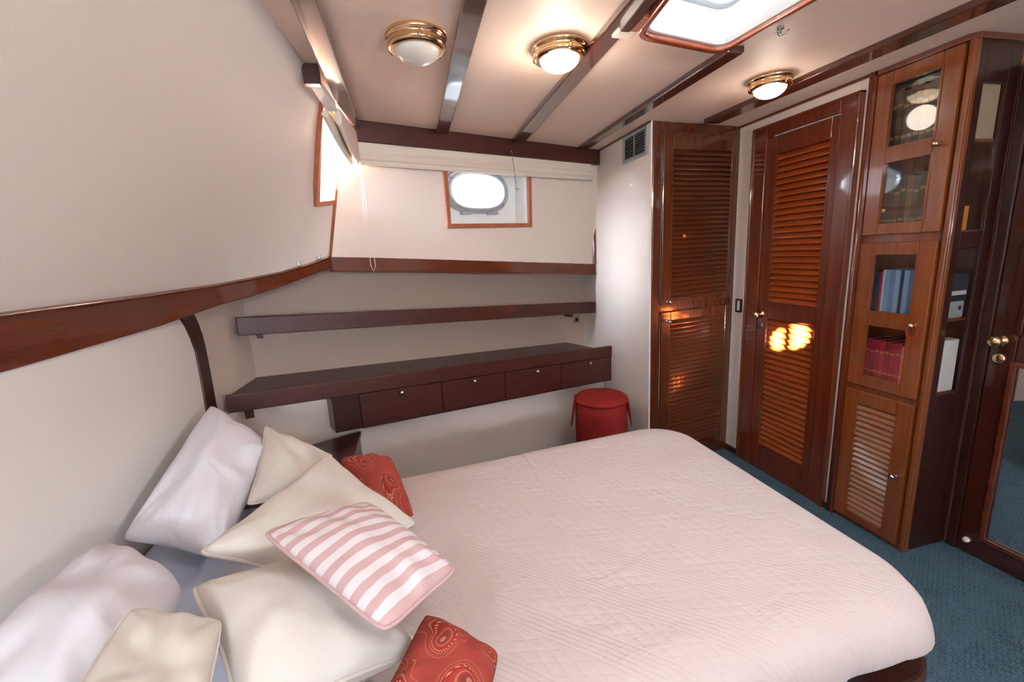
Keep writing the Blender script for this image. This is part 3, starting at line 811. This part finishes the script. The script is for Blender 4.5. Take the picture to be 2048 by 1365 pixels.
bl = [((34, 34, 44), 'dark navy thin'), ((40, 44, 56), 'blackish thin'), ((60, 66, 84), 'slate thin'), ((176, 44, 60), 'red thin'), ((196, 206, 220), 'white spined'),
      ((128, 162, 198), 'pale blue'), ((108, 140, 182), 'mid blue'), ((140, 172, 206), 'light blue'), ((44, 60, 92), 'navy blue'), ((132, 166, 202), 'faded blue'), ((92, 118, 158), 'denim blue'), ((150, 188, 220), 'sky blue'), ((168, 204, 230), 'bright sky blue')]
th_ = [.018, .018, .014, .008, .008, .018, .018, .018, .012, .018, .018, .018, .016]
row(.945, [(th_[i], .165 + .006 * (i % 2) if i < 4 else .178, c, n_, None) for i, (c, n_) in enumerate(bl)], 'on the third bookcase shelf', 'books and folders on the third bookcase shelf')
rd = [(.0195, .170 + .004 * (i % 2), [(158, 36, 52), (172, 42, 58), (146, 32, 48)][i % 3], ['dark red', 'crimson', 'deep red'][i % 3] + ' bound', (190, 120, 80)) for i in range(8)]
rd += [(.020, .168, (222, 110, 96), 'faded salmon red', (220, 180, 150))]
row(.660, rd, 'on the lowest glazed bookcase shelf', 'red books on the lowest glazed bookcase shelf')
# boxes beside the books, seen through the side glass
e = thing('box', (1.93, 1.178, .6605), 'white cardboard box standing on the lowest glazed bookcase shelf at the side glass', 'box')
MB().box(1.875, 1.985, 1.158, 1.198, .6607, .862).build('carton', plain((226, 226, 222), .5), e, .003)
MB().box(1.8742, 1.875, 1.163, 1.193, .70, .82).build('printed_panel', plain((150, 170, 176), .5), e)
e = thing('box', (1.93, 1.170, .9455), 'small grey box on the third bookcase shelf at the side glass', 'box')
MB().box(1.880, 1.978, 1.1575, 1.1765, .9457, 1.008).build('carton', plain((170, 172, 172), .5), e, .003)
MB().box(1.952, 1.965, 1.157, 1.1576, .975, .990).build('dark_hole', M_BLACK, e)
e = thing('folder', (1.93, 1.170, 1.0082), 'dark navy folder stack lying on the small grey box in the bookcase', 'folder')
MB().box(1.878, 1.985, 1.1575, 1.1765, 1.0085, 1.030).build('cover', plain((34, 36, 44)), e, .002)
MB().box(1.880, 1.982, 1.1575, 1.1765, 1.0302, 1.046).build('paper_stack', plain((214, 214, 214)), e, .002)
MB().box(1.878, 1.985, 1.1575, 1.1765, 1.0462, 1.110).build('top_cover', plain((40, 46, 62)), e, .002)
e = thing('picture_card', (1.95, 1.16, 1.5655), 'pale printed card behind the upper side glass of the bookcase', 'card')
MB().box(1.905, 1.990, 1.1575, 1.1595, 1.5657, 1.735).build('card', plain((186, 160, 132), .5), e)

# ------------------------------------------------------------------ door_2 with mirror, right edge of the view
e = thing('door_2', (2.05, .74, 0), None, None, None, 'structure')
m = MB(); m.box(2.034, 2.056, 1.100, 1.133, 0, 1.79); m.box(2.034, 2.056, .30, .36, 0, 1.79); m.box(2.034, 2.056, .36, 1.100, 1.745, 1.79)
m.build('door_frame', W_DARK, e, .004)
lf = MB(); rails_y(lf, 2.040, 2.056, .362, 1.098, .006, 1.743, [(.445, 1.028, .090, .790), (.445, 1.028, .900, 1.66)])
W_MD = wood('dark_varnished_mahogany', (46, 17, 11), (72, 29, 17), .22, 1.0, (30, 30, 2.2), .04)
d2 = lf.build('door_leaf', W_MD, e, .003)
mould_y(MB(), 2.040, .455, 1.018, .100, .780, .016, .010).build('mirror_frame', W_TRIM, d2, .003)
MB().box(2.0445, 2.0465, .455, 1.018, .100, .780).build('mirror', M_MIRROR, d2)
MB().box(2.046, 2.054, .445, 1.028, .900, 1.66).build('raised_panel', W_MD, d2)
mould_y(MB(), 2.040, .455, 1.018, .910, 1.65, .016, .008).build('panel_moulding', W_MD, d2, .003)
knob_x(2.040, 1.070, .866, d2, M_BRASS, .022)
MB().lathe([(.020, 2.040), (.020, 2.036), (.014, 2.034)], (0, 1.070, .800), 20, 'x').build('key_plate', M_BRASS, d2)
MB().box(2.0325, 2.036, 1.0675, 1.0725, .790, .810).build('keyhole', M_BLACK, d2)
MB().lathe([(.011, 2.040), (.011, 2.036), (.009, 2.028), (.004, 2.026)], (0, 1.068, .060), 16, 'x').build('door_bumper', M_CREAMP, d2)

# ------------------------------------------------------------------ far rail shelf, drawer cabinet
KS = -0.084 * CS
T1 = frame_T(1.226, 2.77, .4, 0, KS)
e = thing('wall_shelf', T1 @ Vector((-1.05, 0, .83)), 'long dark mahogany wall shelf with a raised front rail, above the drawer cabinet', 'shelf')
MB(T1).box(-2.107, 0, -.010, .010, .831, .909).build('front_rail', W_DARKH, e, .004)
MB(T1).box(-2.10, 0, .010, .206, .831, .845).build('board', W_DARKH, e)
for s in (-2.02, -.10): MB(T1).box(s - .012, s + .012, .13, .205, .795, .829).build('bracket', W_DARK, e, .003)

T2 = frame_T(1.226, 2.53, .4, 0, KS)
e = thing('drawer_cabinet', T2 @ Vector((-1.05, 0, .41)), 'long dark mahogany cabinet with four drawers hung under the back shelves', 'cabinet')
MB(T2).box(-2.101, 0, -.012, .008, .573, .643).build('front_rail', W_DARKH, e, .004)
MB(T2).box(-2.095, 0, .008, .430, .590, .606).build('countertop', W_DARKH, e)
m = MB(T2); m.box(-1.736, -1.622, -.004, .10, .412, .573); m.box(-1.622, 0, .022, .10, .412, .573); m.box(-1.622, 0, -.002, .10, .408, .414)
m.box(-.012, 0, -.004, .02, .412, .573); m.build('carcass', W_DARK, e, .002)
MB(T2).box(-2.05, -2.02, .01, .07, .535, .573).build('bracket', W_DARK, e, .003)
for a, b in ((-1.620, -1.225), (-1.221, -.849), (-.845, -.444), (-.440, -.014)):
    d = MB(T2).box(a, b, -.006, .020, .416, .570).build('drawer', W_DARKH, e, .0025)
    c = (a + b) / 2 - (0.02 if a < -1.0 else 0.0)
    MB(T2).lathe([(.008, -.006), (.006, -.010), (.005, -.020), (.011, -.025), (.012, -.032), (.006, -.037)], (c + .01, 0, .553), 16, 'y').build('knob', M_STEEL, d)
# dark locker beside the head of the bed
e = thing('bedside_locker', (-.54, 1.75, 0), 'low dark wooden locker in the left corner behind the cushions', 'locker')
m = MB(); m.prism([(-.737, 1.44), (-.305, 1.44), (-.305, 1.985), (-.737, 1.810)], .0, .48); m.build('body', W_DARK, e)
m = MB(); m.prism([(-.737, 1.42), (-.298, 1.42), (-.298, 1.990), (-.737, 1.815)], .48, .50); m.build('top', W_DARK, e, .003)
# socket under the shelf
e = thing('power_socket', (1.15, 2.96, .75), 'small brass power socket under the wall shelf at its right end', 'socket')
MB(TB).box(-.10, -.045, -.012, 0, .735, .790).build('plate', M_BRASS, e, .002)
MB(TB).box(-.086, -.060, -.014, -.012, .750, .775).build('socket_face', M_BLACK, e)

# ------------------------------------------------------------------ headboard panel with curved edge
e = thing('headboard', (-.76, .3, .45), 'pale padded headboard panel under the curved rail with a dark curved edge piece', 'headboard')
HB = [(1.655, .45), (1.655, .80), (1.650, .98), (1.630, 1.06), (1.595, 1.13)]
m = MB(); poly = [(-1.0, .45)] + HB + [(-1.0, 1.13)]
i_ = m.pts([(-.764, y, z) for y, z in poly] + [(-.745, y, z) for y, z in poly]); n_ = len(poly)
m.face([i_ + k for k in range(n_)]); m.face([i_ + n_ + k for k in reversed(range(n_))])
for k in range(n_): m.face((i_ + k, i_ + (k + 1) % n_, i_ + n_ + (k + 1) % n_, i_ + n_ + k))
m.build('panel', M_HEAD, e)
ed = [(1.632, 1.707, .45), (1.632, 1.707, .80), (1.640, 1.712, .92), (1.641, 1.713, 1.0), (1.628, 1.708, 1.05), (1.608, 1.695, 1.095), (1.575, 1.672, 1.140)]
m = MB(); m.sweep([[(-.762, a, z), (-.738, a, z), (-.738, b, z), (-.762, b, z)] for a, b, z in ed]); m.build('edge_trim', W_DARK, e, .004)

# ------------------------------------------------------------------ blinds
T3 = frame_T(1.226, 2.655, .4)
e = thing('roman_blind', T3 @ Vector((-.8, 0, 1.69)), 'folded white roman blind along the far wall above the porthole', 'blind')
L0, L1 = -1.52, -.075
m = MB(T3); m.box(L0, L1, .006, .030, 1.735, 1.786); m.build('headrail', M_CREAMP, e, .003)
m = MB(T3); secs = []
prof = [(.028, 1.784), (.002, 1.780), (-.004, 1.755), (-.010, 1.742), (-.002, 1.737), (-.012, 1.722), (-.016, 1.712), (-.004, 1.707), (-.010, 1.697), (-.004, 1.688), (.020, 1.690), (.030, 1.72)]
secs = [[(x, y + .002 * math.sin(x * 9), z) for y, z in prof] for x in [lerp(L0, L1, k / 20) for k in range(21)]]
m.sweep(secs); m.build('folded_cloth', M_BLIND, e, .002)
e = thing('roman_blind', (-.21, 1.8, 1.70), 'folded cream roman blind seen end-on above the small left window', 'blind')
def lb(t, off, z): return (lerp(-.238, -.196, t) + off, lerp(1.58, 2.085, t), z)
m = MB(); m.hexa([lb(0, -.010, 1.815), lb(0, .022, 1.815), lb(.35, .022, 1.80), lb(.35, -.010, 1.80)], [lb(0, -.010, 1.838), lb(0, .022, 1.838), lb(.35, .022, 1.835), lb(.35, -.010, 1.835)]); m.build('headrail', M_WHITE, e, .002)
m = MB(); m.box(-.262, -.215, 1.545, 1.575, 1.815, 1.872); m.build('end_bracket', W_DARK, e, .002)
def fold(t0, o0, zt, zb, drop, th):
    m_ = MB(); S_ = []
    for k in range(15):
        t = lerp(t0, 1.0, k / 14)
        zz = zb + drop * (1 - k / 14) ** 2
        S_.append([lb(t, o0, zt), lb(t, o0 - .010, (zt + zz) / 2), lb(t, o0 - .002, zz + .006), lb(t, o0 + .006, zz), lb(t, o0 + .014, zz + .006), lb(t, o0 + .014 + th, (zt + zz) / 2), lb(t, o0 + .012, zt)])
    m_.sweep(S_); return m_
fold(.28, -.014, 1.795, 1.685, .085, .002).build('fold', M_BLIND, e, .002)
fold(.42, .014, 1.825, 1.695, .07, .002).build('fold', M_BLIND, e, .002)
m = MB(); m.tube([(-.165, 2.03, 1.70), (-.172, 2.03, 1.45), (-.170, 2.03, 1.25), (-.160, 2.03, 1.225), (-.150, 2.03, 1.25), (-.158, 2.03, 1.45), (-.162, 2.03, 1.70)], .0014, 6); m.build('pull_cord', M_CREAMP, e)
e = thing('hanging_cord', (.60, 2.38, 1.86), 'thin grey pull cord hanging from the ceiling moulding before the porthole', 'cord')
MB().tube([(.585, 2.365, 1.80), (.596, 2.368, 1.70), (.604, 2.372, 1.60)], .0016, 6).build('cord', plain((120, 112, 104)), e)
MB().tube([(.585, 2.365, 1.80), (.580, 2.385, 1.815)], .003, 6).build('eye', M_STEEL, e)
MB().tube([(.592, 2.372, 1.612), (.618, 2.372, 1.612)], .0025, 6).build('toggle', M_ALU, e)
for a, lab in ((5.62, 'small steel latch on the left wall just above the curved rail, nearer one'), (6.45, 'small steel latch on the left wall beside the corner strip')):
    p = LWo(a, .025, .006)
    e = thing('wall_latch', p, lab, 'latch')
    MB().box(p.x - .004, p.x + .006, p.y - .008, p.y + .008, p.z - .006, p.z + .012).build('plate', M_ALU, e, .002)
    MB().tube([p + Vector((.004, 0, .012)), p + Vector((.012, -.004, .008))], .002, 6).build('hook', M_ALU, e)
p = bw(1.03, 1.19)
e = thing('wall_latch', p, 'small steel latch on the far wall above the rail at the right', 'latch')
MB().box(p.x - .006, p.x + .006, p.y - .010, p.y - .002, p.z - .006, p.z + .018).build('plate', M_ALU, e, .002)

# ------------------------------------------------------------------ pouf
PX, PY = .985, 2.165
e = thing('pouf', (PX, PY, 0), 'round brick-red fabric storage pouf with side straps, between bed and partition', 'pouf')
MB().lathe([(.135, .0), (.140, .01), (.146, .12), (.148, .25), (.146, .36), (.142, .418)], (PX, PY, 0), 56).build('body', M_POUF, e)
MB().lathe([(.143, .419), (.148, .424), (.149, .432), (.147, .440), (.138, .449), (.10, .456), (.05, .459), (.004, .460)], (PX, PY, 0), 56).build('lid', M_POUF, e)
m = MB(); m.tube([(PX + .149 * math.cos(t), PY + .149 * math.sin(t), .432) for t in [k * 2 * PI / 48 for k in range(48)]], .004, 8, True); m.build('piping', M_POUF, e)
for a0 in (-.35, 2.75):
    m = MB(); S_ = []
    for k in range(17):
        t = k / 16; a = a0 - .30 + .60 * t; bow = math.sin(PI * t)
        r = .150 + .020 * bow; z = .428 - .16 * bow
        c = Vector((PX + r * math.cos(a), PY + r * math.sin(a), z))
        n2 = Vector((math.cos(a), math.sin(a), 0))
        up = Vector((0, 0, 1)) * .012 * (1 if True else 1) + Vector((-math.sin(a), math.cos(a), 0)) * (.010 * math.cos(PI * t))
        S_.append([c - up, c - up + n2 * .004, c + up + n2 * .004, c + up])
    m.sweep(S_); m.build('strap', M_POUF, e, .001)

# ------------------------------------------------------------------ bed
def rrect(x0, x1, y0, y1, r, n=10, head_square=True):
    pts = []
    for (cx_, cy_, a) in ((x1 - r, y0 + r, -PI / 2), (x1 - r, y1 - r, 0), (x0 + .02, y1 - .02, PI / 2), (x0 + .02, y0 + .02, PI)):
        rr = r if cx_ > (x0 + x1) / 2 else .02
        for k in range(n + 1):
            t = a + PI / 2 * k / n; pts.append((cx_ + rr * math.cos(t), cy_ + rr * math.sin(t)))
    return pts
BX0, BX1, BY0, BY1 = -.735, .950, .465, 1.425
e = thing('bed', (.1, .88, 0), 'double bed with a dark wooden rounded base under the pale quilt', 'bed')
m = MB(); m.prism(rrect(BX0, 1.0, .50, 1.33, .12), 0, .40); m.build('base', W_DARK, e, .01, 3)
m = MB(); m.prism(rrect(BX0, .885, .525, 1.31, .17), .40, .575); m.build('mattress', M_SHEET, e, .03, 4)
def dense(poly, step=.012):
    out = []
    for i, p in enumerate(poly):
        q = poly[(i + 1) % len(poly)]; d = math.hypot(q[0] - p[0], q[1] - p[1]); n = max(1, int(d / step))
        for k in range(n): out.append((lerp(p[0], q[0], k / n), lerp(p[1], q[1], k / n)))
    return out
outl = [(x, y + (.085 * (x - .93) * (y - .945) / .48 if y > .945 else 0)) for x, y in dense(rrect(-.30, BX1, BY0, BY1, .14))]
m = MB()
cx_, cy_ = .31, .945
def inset(p, d):
    v = Vector((p[0] - cx_, p[1] - cy_)); sx = (abs(v.x) - d) / abs(v.x) if abs(v.x) > 1e-6 else 1; sy = (abs(v.y) - d) / abs(v.y) if abs(v.y) > 1e-6 else 1
    return Vector((cx_ + v.x * max(sx, 0), cy_ + v.y * max(sy, 0)))
prof = [(.018, .425), (.004, .432), (0, .47), (.001, .535), (.008, .562), (.022, .582), (.045, .594), (.08, .599)]
rowsq = []
for d, z in prof:
    ps = []
    for i, p in enumerate(outl):
        q = inset(p, d); t = i * .012
        wv = (math.sin(t * 21) * .5 + math.sin(t * 47 + 1) * .3) * max(0, (.56 - z)) * .10
        hem = (.095 * max(0, math.sin((p[0] - .45) * 4.5)) if (z < .53 and p[1] < .7 and p[0] > .45) else 0)
        o_ = (Vector(p) - Vector((cx_, cy_))).normalized() * wv
        ps.append((q.x + o_.x, q.y + o_.y, z + hem * (0.53 - z) * 9))
    rowsq.append(m.pts(ps))
for s in [k / 30 for k in range(1, 30)]:
    ps = []
    for p in outl:
        q = inset(p, .08); q = q.lerp(Vector((cx_, cy_)), s)
        nz = noise.noise(Vector((q.x * 4, q.y * 5, 0))) * .004 + noise.noise(Vector((q.x * 14, q.y * 18, 3))) * .0015
        ps.append((q.x, q.y, .600 + nz * min(1, s * 6)))
    rowsq.append(m.pts(ps))
N_ = len(outl)
for a, b in zip(rowsq, rowsq[1:]):
    for k in range(N_):
        j = (k + 1) % N_; m.face((a + k, a + j, b + j, b + k), True)
m.face([rowsq[-1] + k for k in range(N_)], True)
tag(m.build('bedspread', M_QUILT), 'pale pinkish-cream quilted bedspread covering the bed', 'bedspread')

# ------------------------------------------------------------------ pillows and cushions
def cushion(name, c, T, mat, label, cat, pinch=.10, ears=1.0, sag=0.0, pipe=None, piper=.004, n=30, crease=.006, seed=0, group=None, flat=.42, lift=0.0):
    c = [Vector(p) for p in c]
    ctr = sum(c, Vector()) / 4 + Vector((0, 0, lift))
    nrm = ((c[2] - c[0]).cross(c[3] - c[1])).normalized()
    if nrm.z < 0: nrm = -nrm
    m = MB(); rows_t = []; rows_b = []
    def pos(u, v):
        k1 = 1 - pinch * (1 - v * v) ** 1.0 * 1.0; k2 = 1 - pinch * (1 - u * u)
        rc = 1 - .075 * (abs(u) * abs(v)) ** 5          # rounded corners
        uu, vv = u * k1 * rc, v * k2 * rc
        a, b = (uu + 1) / 2, (vv + 1) / 2
        return c[0] * (1 - a) * (1 - b) + c[1] * a * (1 - b) + c[2] * a * b + c[3] * (1 - a) * b + Vector((0, 0, lift))
    for iu in range(n + 1):
        rt, rb = [], []
        u = math.sin((iu / n * 2 - 1) * PI / 2) * .35 + (iu / n * 2 - 1) * .65
        for iv in range(n + 1):
            v = math.sin((iv / n * 2 - 1) * PI / 2) * .35 + (iv / n * 2 - 1) * .65
            h = max(0, (1 - u * u) * (1 - v * v)) ** flat * (1 - .10 * math.exp(-((abs(u) - .8) ** 2 + (abs(v) - .8) ** 2) / .05))
            p = pos(u, v)
            w_ = noise.noise(Vector((u * 1.7 + seed, v * 1.7, seed))) * crease * 2.2 * h
            ang = math.atan2(v, u); rad = math.hypot(u, v)
            w_ += crease * .8 * math.sin(ang * 9 + seed) * h * min(1, rad) ** 2
            for (qu, qv) in ((-1, -1), (1, -1), (1, 1), (-1, 1)):      # gathers running in from each corner
                du, dv = u - qu, v - qv; dq = math.hypot(du, dv)
                w_ += crease * 1.1 * math.sin(math.atan2(dv, du) * 11 + seed * 3) * math.exp(-(dq / .55) ** 2) * h
            b_ = p - nrm * (T / 2 * h * .9)
            t_ = p + nrm * (T / 2 * h + w_)
            rt.append(m.pts([t_])); m.uv[rt[-1]] = ((u + 1) / 2, (v + 1) / 2)
            edge = iu in (0, n) or iv in (0, n)
            if edge: rb.append(rt[-1])
            else: rb.append(m.pts([b_])); m.uv[rb[-1]] = ((u + 1) / 2, (v + 1) / 2)
        rows_t.append(rt); rows_b.append(rb)
    for i in range(n):
        for j in range(n):
            m.face((rows_t[i][j], rows_t[i + 1][j], rows_t[i + 1][j + 1], rows_t[i][j + 1]), True)
            q = (rows_b[i][j], rows_b[i][j + 1], rows_b[i + 1][j + 1], rows_b[i + 1][j])
            if len(set(q)) >= 3: m.face(tuple(dict.fromkeys(q)), True)
    e = thing(name, ctr - nrm * T / 2, label, cat, group)
    m.build('cover', mat, e)
    if pipe:
        path = []
        E_ = [m.v[k] for k in ([rows_t[i][0] for i in range(n)] + [rows_t[n][j] for j in range(n)] + [rows_t[i][n] for i in range(n, 0, -1)] + [rows_t[0][j] for j in range(n, 0, -1)])]
        MB().tube(E_, piper, 8, True).build('piping', pipe, e)
    return e
cushion('pillow', [(-0.69, 1.555, 0.845), (-0.46, 1.42, 0.70), (-0.47, 0.95, 0.645), (-0.70, 1.03, 0.685)], .145, M_PILW, 'large white pillow leaning on the headboard, the farther of the two', 'pillow', .09, crease=.012, seed=1.3, flat=.5)
cushion('pillow', [(-0.69, 1.00, 0.715), (-0.47, 0.83, 0.69), (-0.38, 0.47, 0.68), (-0.69, 0.55, 0.72)], .18, M_PILW, 'large white pillow against the headboard at the lower left, nearest the viewer', 'pillow', .04, crease=.010, seed=4.1, flat=.5)
cushion('cushion', [(-0.440, 0.645, 0.805), (-0.325, 0.640, 0.755), (-0.28, 0.42, 0.72), (-0.42, 0.40, 0.80)], .06, M_CREAM, 'small cream cushion on the nearer white pillow, at the bottom edge', 'cushion', .05, pipe=M_CREAM, piper=.002, seed=2, flat=.5)
cushion('cushion', [(-0.415, 0.735, 0.755), (-0.225, 0.82, 0.685), (-0.035, 0.600, 0.65), (-0.262, 0.49, 0.700)], .15, M_CREAM, 'plump cream linen cushion in front, under the striped cushion', 'cushion', .12, pipe=M_CREAM, piper=.0038, seed=3, flat=.45)
cushion('cushion', [(-0.500, 1.435, 0.785), (-0.285, 1.325, 0.69), (-0.300, 1.140, 0.645), (-0.465, 1.110, 0.68)], .09, M_CREAM, 'cream linen cushion standing on its corner, farthest from the viewer', 'cushion', .14, pipe=M_CREAM, piper=.0038, seed=5, flat=.45)
cushion('cushion', [(-0.27, 1.190, 0.765), (-0.035, 0.940, 0.655), (-0.255, 0.79, 0.665), (-0.455, 0.835, 0.745)], .10, M_CREAM, 'broad cream linen cushion between the farthest cushion and the striped one', 'cushion', .12, pipe=M_CREAM, piper=.0038, seed=6, flat=.42)
cushion('cushion', [(-0.286, 0.714, 0.843), (-0.128, 0.817, 0.808), (0.03, 0.648, 0.748), (-0.079, 0.505, 0.787)], .07, M_STRIPE, 'pink and white striped cushion lying on the cream cushions', 'cushion', .04, pipe=M_STRIPE, piper=.003, seed=7, crease=.005, flat=.5)
cushion('cushion', [(-0.265, 1.275, 0.70), (-0.115, 1.29, 0.675), (-0.048, 1.000, 0.635), (-0.165, 1.00, 0.655)], .10, M_PAIS, 'red paisley cushion behind the cream cushions, farther one', 'cushion', .04, seed=8, flat=.5)
cushion('cushion', [(-0.031, 0.612, 0.715), (0.078, 0.556, 0.660), (0.030, 0.440, 0.650), (-0.11, 0.460, 0.71)], .085, M_PAIS, 'red paisley cushion at the bottom edge, nearest the viewer', 'cushion', .05, seed=9, flat=.55)
